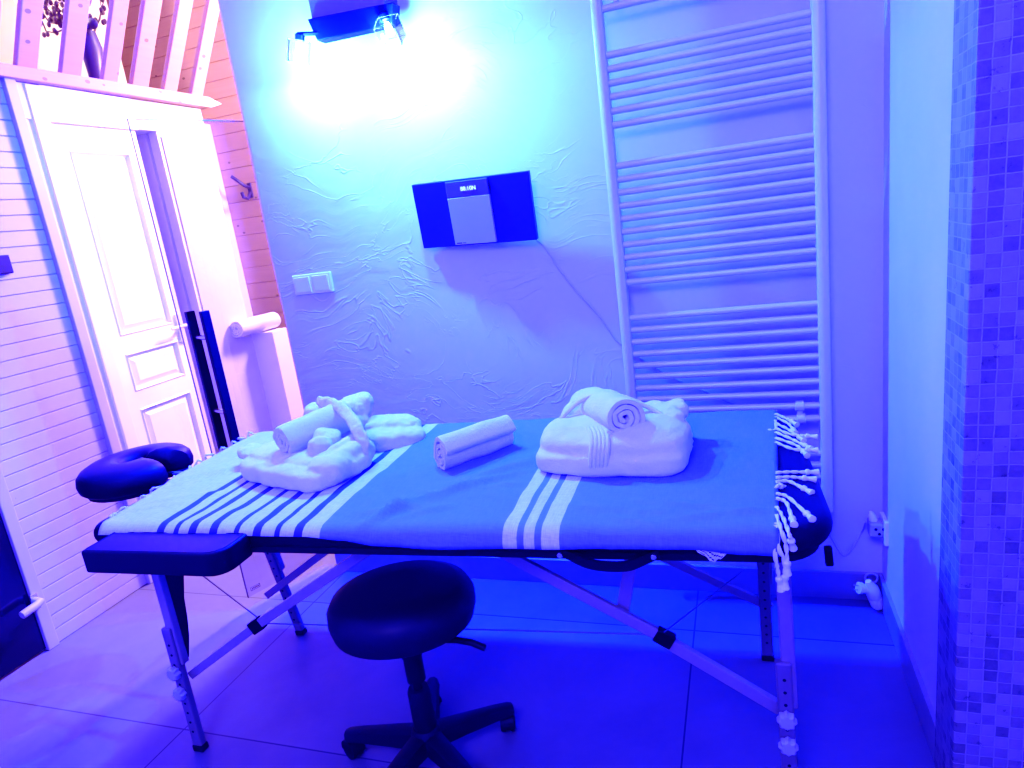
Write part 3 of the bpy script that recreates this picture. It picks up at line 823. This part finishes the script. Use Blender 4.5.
pb.levels(rings); obj('cradle_base', pb, 'blackplastic', fc)
for yy in (1.66, 1.78): obj('cradle_rod', MB().tube([(-2.05, yy, .655), (-1.74, yy-.01, .655)], .009, 10), 'alu', fc, smooth=True)

# ------------------------------------------------------------------ striped throw
def hem(u):
    """how far the near edge hangs below the table's rim"""
    pts = [(-1.0,.006),(-.75,.004),(-.60,.0),(-.40,.004),(-.28,.004),(-.16,.012),(-.05,.024),(.10,.027),(.3,.024),(.5,.022),(.70,.020),(.8,.028),(.9,.036)]
    for (a, x), (c_, y) in zip(pts, pts[1:]):
        if a <= u <= c_:
            s = (u-a)/(c_-a); s = s*s*(3-2*s); return x + (y-x)*s
    return pts[-1][1]
def uleft(v): return -.905 - .075*min(1, max(0, (v+.42)/.5))
def uright(v): return .853 + .075*(v+.42)/.84
def fold(u, v):
    h = 0
    for (u0, v0, u1, v1, amp, wd) in ((-.09,-.40,.02,-.24,.011,.011),(.02,-.24,.24,-.08,.009,.012),(-.02,-.38,.10,-.30,.005,.009),(.10,-.20,.26,-.16,.004,.009),(.62,-.38,.82,-.33,.005,.010),(.50,-.36,.60,-.39,.005,.010),(-.92,-.34,-.74,-.27,.004,.010),(-.95,-.16,-.80,-.10,.003,.008),(.72,.10,.80,.13,.004,.008),(.15,.25,.30,.18,.003,.01),(-.05,-.36,.18,-.06,.006,.022),(.0,-.2,.25,-.02,.007,.02),(.18,-.06,.30,.1,.006,.03),(-.12,-.34,.1,-.30,.006,.02),(.70,.02,.78,.05,.004,.012),(.36,-.30,.75,-.36,.004,.02),(-.9,-.30,-.68,-.2,.005,.02),(-.93,-.1,-.75,.0,.004,.02),(.55,-.28,.85,-.34,.005,.016)):
        d = V((u1-u0, v1-v0)); L2 = d.length_squared; s = max(0, min(1, ((u-u0)*d.x+(v-v0)*d.y)/L2))
        q = sqrt((u-u0-d.x*s)**2 + (v-v0-d.y*s)**2); h += amp*exp(-(q/wd)**2)*sin(pi*min(1, .15+.7*s+.0))
    h += .0035*(mnoise.noise(V((u*4, v*7, .5)))+.3) + .002*mnoise.noise(V((u*11, v*17, 2.5))) + .001*mnoise.noise(V((u*40, v*14, 4)))
    return max(h*1.7, 0)
nu_, nv_ = 150, 76; b = MB(); uv = []; vs = []
for j in range(nv_+1):
    for i in range(nu_+1):
        si = i/nu_
        # arc-length parameter across: j -> distance from rear edge toward the near hem
        tj = j/nv_
        vback = .412 - .02
        v_top = HV - .0
        uu0 = -.95 + (.87+.95)*si
        total = (vback + HV) + .012 + hem(uu0)
        d = tj*total
        v = vback - d; rim = -HV + .022
        if v >= rim: vv, zz, nrm = v, ZT + .004, 1
        else:
            e = rim - v; r_ = .030; arc = r_*pi/2
            if e < arc: a = e/r_; vv = rim - r_*sin(a); zz = ZT+.004 - r_*(1-cos(a)); nrm = cos(a)
            else: vv = rim - r_ - .001; zz = ZT+.004 - r_ - (e-arc); nrm = 0
        u = uleft(vv) + (uright(vv)-uleft(vv))*si
        f_ = fold(u, vv)
        zz += f_*(.3+.7*nrm) if nrm > 0 else 0
        if nrm < 1: vv -= (f_ + .002 + .003*max(0, mnoise.noise(V((u*9, 1, 1)))))*(1-nrm)
        # rear corners and left end follow the cushion's rounded shape
        if u < -.955: zz -= (u+.955)**2*14
        if vv > .36: zz -= (vv-.36)**2*6
        vs.append(W(u, vv, zz)); uv.append((u, vv))
fs = [(j*(nu_+1)+i, j*(nu_+1)+i+1, (j+1)*(nu_+1)+i+1, (j+1)*(nu_+1)+i) for j in range(nv_) for i in range(nu_)]
b.add(vs, fs); b.uv = uv
throw = thing('striped_throw', 'blue cotton throw with white stripes and fringe spread over the massage table', 'throw', tuple(W(0,0,ZT)))
co = obj('cloth', b, 'fouta', throw, smooth=True, angle=180)
sm = co.modifiers.new('thick', 'SOLIDIFY'); sm.thickness = .002; sm.offset = 1
rnd = random.Random(11)
def tassel(pts, r=.0036):
    pts = catmull(pts, 5); b = MB()
    # two twisted strands and a knot with a tuft
    n = len(pts)
    for ph in (0, pi):
        q = []
        for i, p in enumerate(pts):
            tt = (pts[min(i+1,n-1)]-pts[max(i-1,0)]).normalized(); a_ = tt.cross(V((0,0,1)));
            if a_.length < .1: a_ = tt.cross(V((0,1,0)))
            a_.normalize(); b_ = tt.cross(a_); an = i*1.15 + ph
            q.append(p + a_*(r*.55*cos(an)) + b_*(r*.55*sin(an)))
        b.tube(q, r*.75, 7)
    e = pts[-1]; d = (pts[-1]-pts[-3]).normalized()
    b.lathe([(.003,-.004),(.0075,0),(.008,.005),(.005,.010),(.006,.016),(.0085,.028),(.006,.029)], e, d, 10)
    return obj('tassel', b, 'rope', throw, smooth=True)
# right-hand fringe: (start v, end px) fixed on the table top / hanging
fr = [(.33,[(786,419),(791,421)]),(.30,[(788,424),(793,429)]),(.27,[(776,430),(771,431)]),(.245,[(788,430),(799,437)]),(.20,[(790,435),(806,436)]),(.165,[(792,440),(804,445)]),(.12,[(796,446),(803,451)]),(.085,[(793,450),(806,450)]),
      (-.125,[(790,473),(806,472)]),(-.155,[(790,478),(803,478)]),(-.18,[(788,482),(803,488)]),(-.215,[(780,487)]),(-.245,[(788,498),(806,513)]),(-.27,[(786,503),(792,518)])]
for v0, px in fr:
    p0 = W(uright(v0)-.004, v0, ZT+.008); pts = [p0]
    for k, (x, y) in enumerate(px):
        q = atz(x, y, ZT+.004); pts.append(q + V((0, 0, .003 if k == 0 else 0)))
    if len(pts) == 2: pts = [pts[0], (pts[0]+pts[1])/2 + V((0,0,.004)), pts[1]]
    tassel(pts)
for v0, px in ((-.31,[(783,517),(789,533),(791,540)]),(-.35,[(782,532),(786,546),(787,562)]),(-.385,[(779,548),(784,560),(785,576)]),(-.40,[(775,552),(777,566),(779,578)])):
    pts = [W(uright(v0)-.004, max(v0,-HV+.02), ZT+.007)]
    for k, (x, y) in enumerate(px):
        yy = 1.69-.415+.035-.010
        z_guess = aty(x, y, yy)
        if z_guess.z > ZT-.005: z_guess = atz(x, y, ZT+.006)
        pts.append(z_guess)
    tassel(pts)
# left-hand fringe: short cords along the far left edge
for v0 in (-.36,-.30,-.22,-.15,-.08,0,.07,.14,.20,.26,.31,.36):
    u0 = uleft(v0); L = rnd.uniform(.02,.04)
    if v0 > .1: L = rnd.uniform(.03,.05)
    pts = [W(u0+.004, v0, ZT+.004), W(u0-L*.5, v0+rnd.uniform(-.02,.02), ZT+.006), W(max(u0-L, -1.0), v0+rnd.uniform(-.03,.03), ZT-.002 - (.02 if u0-L < -.96 else 0))]
    tassel(pts, .0035)
# lace corner hanging under the hem
b = MB(); n1 = 16; n2 = 9; vs = []
for j in range(n2+1):
    for i in range(n1+1):
        s = i/n1*2-1; hgt = (.030*(1-abs(s))**.8)*(j/n2); uu = .725 + s*.036
        vs.append(W(uu, -HV-.013-.003*sin(i*1.2)*(j/n2), .690-hgt*(1+.06*sin(i*2.4))))
for j in range(n2):
    for i in range(n1):
        if (i*3+j*5) % 4 != 0 or j in (0, n2-1): b.f.append((j*(n1+1)+i, j*(n1+1)+i+1, (j+1)*(n1+1)+i+1, (j+1)*(n1+1)+i))
b.v = [tuple(p) for p in vs]
lc = obj('lace_corner', b, 'lace', throw, bevel=0)

# ------------------------------------------------------------------ robes and towels
ZS = ZT + .006
def soft(name, mb, mat, parent, voxel=.006, smooth_it=6, disp=.010, dscale=.07):
    o = obj(name, mb, mat, parent, smooth=True, angle=180)
    r = o.modifiers.new('remesh', 'REMESH'); r.mode = 'VOXEL'; r.voxel_size = voxel; r.use_smooth_shade = True
    s = o.modifiers.new('smooth', 'SMOOTH'); s.factor = .5; s.iterations = smooth_it
    for sc, st, ty in ((dscale, disp, 'CLOUDS'), (dscale*.9, disp*.4, 'MARBLE')):
        tx = bpy.data.textures.new(name+'_folds', ty); tx.noise_scale = sc
        if ty == 'MARBLE': tx.turbulence = 12; tx.marble_type = 'SOFT'
        d = o.modifiers.new('folds', 'DISPLACE'); d.texture = tx; d.strength = st; d.mid_level = .5; d.texture_coords = 'GLOBAL'
    s = o.modifiers.new('relax', 'SMOOTH'); s.factor = .5; s.iterations = 2
    return o
def RZ(a): return Matrix.Rotation(TH + a, 3, 'Z')
def ribbon(b, pts, w, t_, ups):
    pts = [V(p) for p in pts]; n = len(pts); rings = []
    for i in range(n):
        d = (pts[min(i+1,n-1)]-pts[max(i-1,0)]).normalized(); up = V(ups[i] if isinstance(ups, list) else ups); s = d.cross(up).normalized(); u_ = s.cross(d)
        ring = []
        for k in range(10):
            a = 2*pi*k/10; ring.append(pts[i] + s*(w/2*cos(a)) + u_*(t_/2*sin(a)))
        rings.append(ring)
    b.levels(rings)
# --- left robe
def rv(x, y, v):
    """point seen at (x, y) lying v behind the table's long axis"""
    n = V((-sin(TH), cos(TH), 0)); p0 = W(0, v, 0); d = ray(x, y); o = V((0, 0, CH))
    return o + d*(n.dot(p0-o)/n.dot(d))
def lump(b, x, y, v, r, deg=0, tilt=0, e=.65):
    b.ellipsoid(rv(x, y, v), r, RZ(radians(deg)) @ Matrix.Rotation(radians(tilt), 3, 'Y'), e, 28, 16)
rob = thing('bathrobe', 'folded white bathrobe with its belt wrapped over it, on the thin dark stripes', 'bathrobe', tuple(W(-.5,.02,ZS)), 'folded bathrobes')
b = MB(); RB = RZ(radians(-20))
b.ellipsoid(W(-.467,-.062,ZS+.033), (.208,.130,.036), RB, .46, 50, 24)
b.ellipsoid(W(-.475,-.035,ZS+.064), (.190,.105,.020), RZ(radians(-18)), .5, 44, 22)
b.ellipsoid(W(-.33,-.13,ZS+.048), (.060,.075,.044), RZ(radians(10)), .65)
b.ellipsoid(W(-.30,-.08,ZS+.050), (.030,.11,.042), RZ(radians(-16)), .8)
b.ellipsoid(W(-.325,-.06,ZS+.062), (.020,.11,.040), RZ(radians(-12)), .8)
soft('body', b, 'terry2', rob, .0042, 3, .009, .08)
b = MB()
lump(b, 254, 452, .02, (.055,.045,.020), -20, 8, .7)
lump(b, 272, 460, -.05, (.09,.05,.016), -16, -4, .6)
lump(b, 320, 449, -.09, (.036,.034,.038), 30, 15, .75)
lump(b, 310, 458, -.10, (.055,.035,.022), 0, 0, .75)
lump(b, 327, 437, -.03, (.04,.04,.024), 20, 20, .7)
soft('collar', b, 'terry2', rob, .004, 2, .009, .05)
b = MB()
lump(b, 393, 438, .20, (.105,.085,.044), 42, 10, .6)
lump(b, 390, 426, .24, (.105,.070,.034), 42, 12, .6)
lump(b, 384, 440, .15, (.050,.026,.018), 38, 6, .7)
lump(b, 370, 448, .14, (.075,.05,.030), 40, 0, .7)
lump(b, 404, 441, .21, (.040,.045,.022), 40, 0, .7)
soft('sleeves', b, 'terry2', rob, .0042, 3, .010, .06)
b = MB()
lump(b, 353, 408, .20, (.060,.060,.040), 30, 0, .75)
lump(b, 330, 413, .18, (.085,.055,.036), 30, 14, .75)
lump(b, 362, 402, .22, (.036,.05,.026), 35, -20, .8)
lump(b, 350, 425, .17, (.07,.06,.045), 30, 0, .75)
soft('hood', b, 'terry2', rob, .0042, 3, .010, .05)
b = MB(); pts = catmull([rv(318,402,.16), rv(334,404,.08), rv(347,414,.03), rv(357,429,-.02), rv(363,444,-.04), rv(361,459,-.05), rv(352,470,-.05)], 7)
ribbon(b, pts, .042, .018, (.6,-1,.25)); soft('belt', b, 'terry2', rob, .004, 2, .006, .04)
# rolled towel on the left robe
a0 = rv(281, 441, -.10); a1 = rv(336, 416, .09); dd = a1-a0; yaw = atan2(-dd.x, dd.y)
rb = place(spiral_roll(.047, 2.8, .014, .24, 1.05, 1.0, seed=1, tail=.03), a0, yaw, atan2(dd.z, sqrt(dd.x**2+dd.y**2)), radians(40))
tag(obj('rolled_towel', rb, 'terry', None, smooth=True, angle=70), 'rolled white towel tucked under the belt of the left bathrobe', 'towel', 'rolled towels')
# --- right robe
rob = thing('bathrobe', 'plump folded white bathrobe with ribbed cuff band, right of the three white stripes', 'bathrobe', tuple(W(.47,.02,ZS)), 'folded bathrobes')
b = MB()
b.ellipsoid(W(.476,-.012,ZS+.030), (.203,.130,.034), RZ(radians(-6)), .42, 56, 24)
b.ellipsoid(W(.480,.0,ZS+.056), (.200,.130,.053), RZ(radians(-6)), .58, 48, 24)
b.ellipsoid(W(.480,.02,ZS+.082), (.180,.115,.036), RZ(radians(-6)), .65, 44, 22)
b.ellipsoid(W(.365,.02,ZS+.058), (.085,.125,.056), RZ(radians(-4)), .7)
b.ellipsoid(W(.570,.0,ZS+.062), (.10,.12,.056), RZ(radians(-6)), .7)
soft('body', b, 'terry2', rob, .0045, 4, .008, .10)
b = MB()
lump(b, 677, 452, .06, (.036,.11,.050), -6, 0, .65)
lump(b, 684, 446, .08, (.022,.08,.034), -6, 0, .7)
lump(b, 668, 418, .08, (.042,.09,.036), 10, 0, .7)
lump(b, 678, 409, .12, (.030,.045,.026), 12, 0, .8)
lump(b, 657, 412, .12, (.040,.05,.030), 20, 0, .8)
soft('sleeves', b, 'terry2', rob, .0042, 2, .010, .05)
b = MB(); lump(b, 597, 404, .14, (.078,.075,.040), -15, 12, .75); lump(b, 580, 415, .12, (.05,.07,.045), -10, 0, .75); soft('hood', b, 'terry2', rob, .0045, 4, .008, .07)
b = MB()
for k in range(5):
    x = 592 + k*4.0
    pts = catmull([rv(x-1.0, 473, -.125), rv(x-1.5, 464, -.140), rv(x-.8, 452, -.138), rv(x, 442, -.122), rv(x-1, 434, -.095), rv(x-4, 428, -.06)], 4)
    b.tube(pts, .0066, 8)
obj('cuff_band', b, 'terry2', rob, smooth=True)
b = MB(); pts = catmull([rv(559,421,.03), rv(566,413,.04), rv(577,403,.06), rv(588,397,.06), rv(600,395,.06), rv(616,395,.06), rv(632,400,.05), rv(650,408,.04), rv(667,418,.02)], 6)
ribbon(b, pts, .014, .012, (0,-.5,1)); obj('belt', b, 'terry2', rob, smooth=True, angle=180)
a0 = rv(625, 418, -.07); a1 = rv(592, 408, .13); dd = a1-a0; yaw = atan2(-dd.x, dd.y)
rb = place(spiral_roll(.062, 3.2, .015, .24, 1.05, .97, seed=2, tail=.015), a0, yaw, atan2(dd.z, sqrt(dd.x**2+dd.y**2))*.6)
tag(obj('rolled_towel', rb, 'terry', None, smooth=True, angle=70), 'rolled white towel showing its spiral end on top of the right bathrobe', 'towel', 'rolled towels')
# --- middle towel
a0 = atz(440,456,ZS+.040); a1 = atz(508,432,ZS+.040); yaw = atan2(-(a1-a0).x, (a1-a0).y)
rb = place(spiral_roll(.054, 2.4, .015, (a1-a0).length, 1.15, .78, seed=3, tail=.035), a0, yaw, 0, radians(100))
tag(obj('rolled_towel', rb, 'terry', None, smooth=True, angle=70), 'flattened rolled white towel lying alone on the blue cloth between the two bathrobes', 'towel', 'rolled towels')

# ------------------------------------------------------------------ stool
TBL = False
SCN = V((-.850, 1.315, 0))
st = thing('rolling_stool', 'black round rolling stool with five star base in front of the massage table', 'stool', tuple(SCN))
b = MB(); prof = [(0,-.060),(.10,-.058),(.150,-.053),(.178,-.036),(.187,-.005),(.186,.022),(.174,.043),(.145,.055),(.08,.057),(0,.055)]
seat_t = Matrix.Rotation(radians(-4), 3, 'X')
b.lathe(prof, (0,0,0), (0,0,1), 44); b.v = [tuple(seat_t @ V(v) + SCN + V((0, 0, .487))) for v in b.v]
seat = obj('seat', b, 'stoolvinyl', st, smooth=True)
b = MB(); b.lathe([(.09,.400),(.09,.408),(.05,.418)], SCN, (0,0,1), 24); b.lathe([(.028,.345),(.03,.405)], SCN, (0,0,1), 20); obj('seat_plate', b, 'blackplastic', st, smooth=True)
b = MB(); b.tube([SCN+V((.03,0,.393)), SCN+V((.13,.01,.393)), SCN+V((.17,.012,.388)), SCN+V((.205,.012,.375))], .0085, 10); obj('height_lever', b, 'blackplastic', st, smooth=True)
b = MB(); b.lathe([(.0245,.27),(.0245,.36)], SCN, (0,0,1), 20); b.lathe([(.014,.2),(.014,.30)], SCN, (0,0,1), 16); b.lathe([(.028,.09),(.030,.10),(.030,.235),(.026,.245)], SCN, (0,0,1), 22); obj('column', b, 'blackplastic', st, smooth=True)
ao = radians(112)
b = MB(); b.lathe([(.045,.065),(.048,.08),(.042,.112),(.032,.125)], SCN, (0,0,1), 20)
for k in range(5):
    a = ao + 2*pi*k/5; d = V((cos(a), sin(a), 0)); s = V((-d.y, d.x, 0)); rings = []
    for r, w, z0, z1 in ((.02,.030,.068,.118),(.10,.026,.070,.110),(.20,.021,.068,.098),(.235,.020,.066,.092),(.246,.014,.070,.088)):
        o_ = SCN + d*r; rings.append([o_-s*w+V((0,0,z0)), o_+s*w+V((0,0,z0)), o_+s*w*.8+V((0,0,z1-.005)), o_+s*w*.4+V((0,0,z1)), o_-s*w*.4+V((0,0,z1)), o_-s*w*.8+V((0,0,z1-.005))])
    b.levels(rings)
obj('star_base', b, 'blackplastic', st, smooth=True)
for k in range(5):
    a = ao + 2*pi*k/5; d = V((cos(a), sin(a), 0)); c = SCN + d*.225
    sw = [1.9, -.5, 2.4, .7, 1.2][k]; f_ = V((cos(a+sw), sin(a+sw), 0)); ax = V((-f_.y, f_.x, 0)); wc = c + f_*.014 + V((0,0,.0275))
    cb = MB(); cb.tube([c+V((0,0,.04)), c+V((0,0,.072))], .006, 8); cb.lathe([(.022,-.004),(.022,.004)], wc, ax, 16)
    rings = []
    for w in (-.019, .019):
        rings.append([wc + ax*w + f_*(.031*cos(q)) + V((0,0,.031*sin(q))) for q in [pi*k2/10 - .15 for k2 in range(0, 12)]])
    cb.levels(rings); ca = obj('caster', cb, 'blackplastic', st, smooth=True)
    for s in (-1, 1): obj('wheel', MB().lathe([(.010,-.006),(.026,-.006),(.0275,-.002),(.0275,.002),(.026,.006),(.010,.006)], wc + ax*(s*.013), ax, 22), 'blackplastic', ca, smooth=True)

# ------------------------------------------------------------------ lights
def point(name, loc, col, power, r=.03):
    l = bpy.data.lights.new(name, 'POINT'); l.color = col; l.energy = power; l.shadow_soft_size = r
    o = bpy.data.objects.new(name, l); o.location = loc; COL.objects.link(o); return o
def area(name, loc, target, col, power, size, spread=None):
    l = bpy.data.lights.new(name, 'AREA'); l.color = col; l.energy = power; l.shape = 'DISK'; l.size = size
    if spread: l.spread = spread
    o = bpy.data.objects.new(name, l); o.location = loc
    o.rotation_euler = (V(target)-V(loc)).to_track_quat('-Z', 'Y').to_euler(); COL.objects.link(o); return o
BLUE = (.0037, .0205, 1)
for i, c in enumerate(LP):
    point('bulb_light', tuple(c + V((0, -.02, -.01))), BLUE, 850, .022)
    l = bpy.data.lights.new('bulb_light', 'SPOT'); l.color = BLUE; l.energy = 750; l.shadow_soft_size = .022
    l.spot_size = radians(176); l.spot_blend = .35
    o = bpy.data.objects.new('bulb_light', l); o.location = c + V((0, -.02, -.01)); COL.objects.link(o)
    o.rotation_euler = V(((-.10, -.16, -1), (.16, -.16, -1))[i]).to_track_quat('-Z', 'Y').to_euler()
area('hall_light', (-1.62, 3.95, 2.3), (-2.9, 2.5, .9), (1, .56, .95), 150, .4)
area('loft_light', (-1.7, 3.3, 3.0), (-3.0, 2.9, 2.4), (1, .62, .66), 26, .2)
point('loft_fill', (-3.7, 2.7, 3.05), (1, .68, .6), 52, .1)  # unseen point light added to brighten the cream wall and planks in the loft
area('room_fill', (-.4, -1.2, 2.9), (-.5, 1.5, .6), (.155, .13, 1), 150, .9)  # soft ambient fill added behind the camera, no fixture there
w = bpy.data.worlds.new('world'); SC.world = w; w.use_nodes = True
w.node_tree.nodes['Background'].inputs[0].default_value = (.05, .05, .3, 1); w.node_tree.nodes['Background'].inputs[1].default_value = .1
SC.view_settings.view_transform = 'Standard'; SC.view_settings.look = 'None'
SC.view_settings.exposure = 0; SC.view_settings.gamma = 1

vs_ = SC.view_settings
vs_.use_curve_mapping = True
cmap = vs_.curve_mapping
for ch in (0, 1):
    cu = cmap.curves[ch]
    for x, y in (((.03, .008), (.09, .065), (.25, .245)), ((.03, .005), (.06, .02), (.13, .105), (.25, .245)))[ch]: cu.points.new(x, y)
cmap.update()
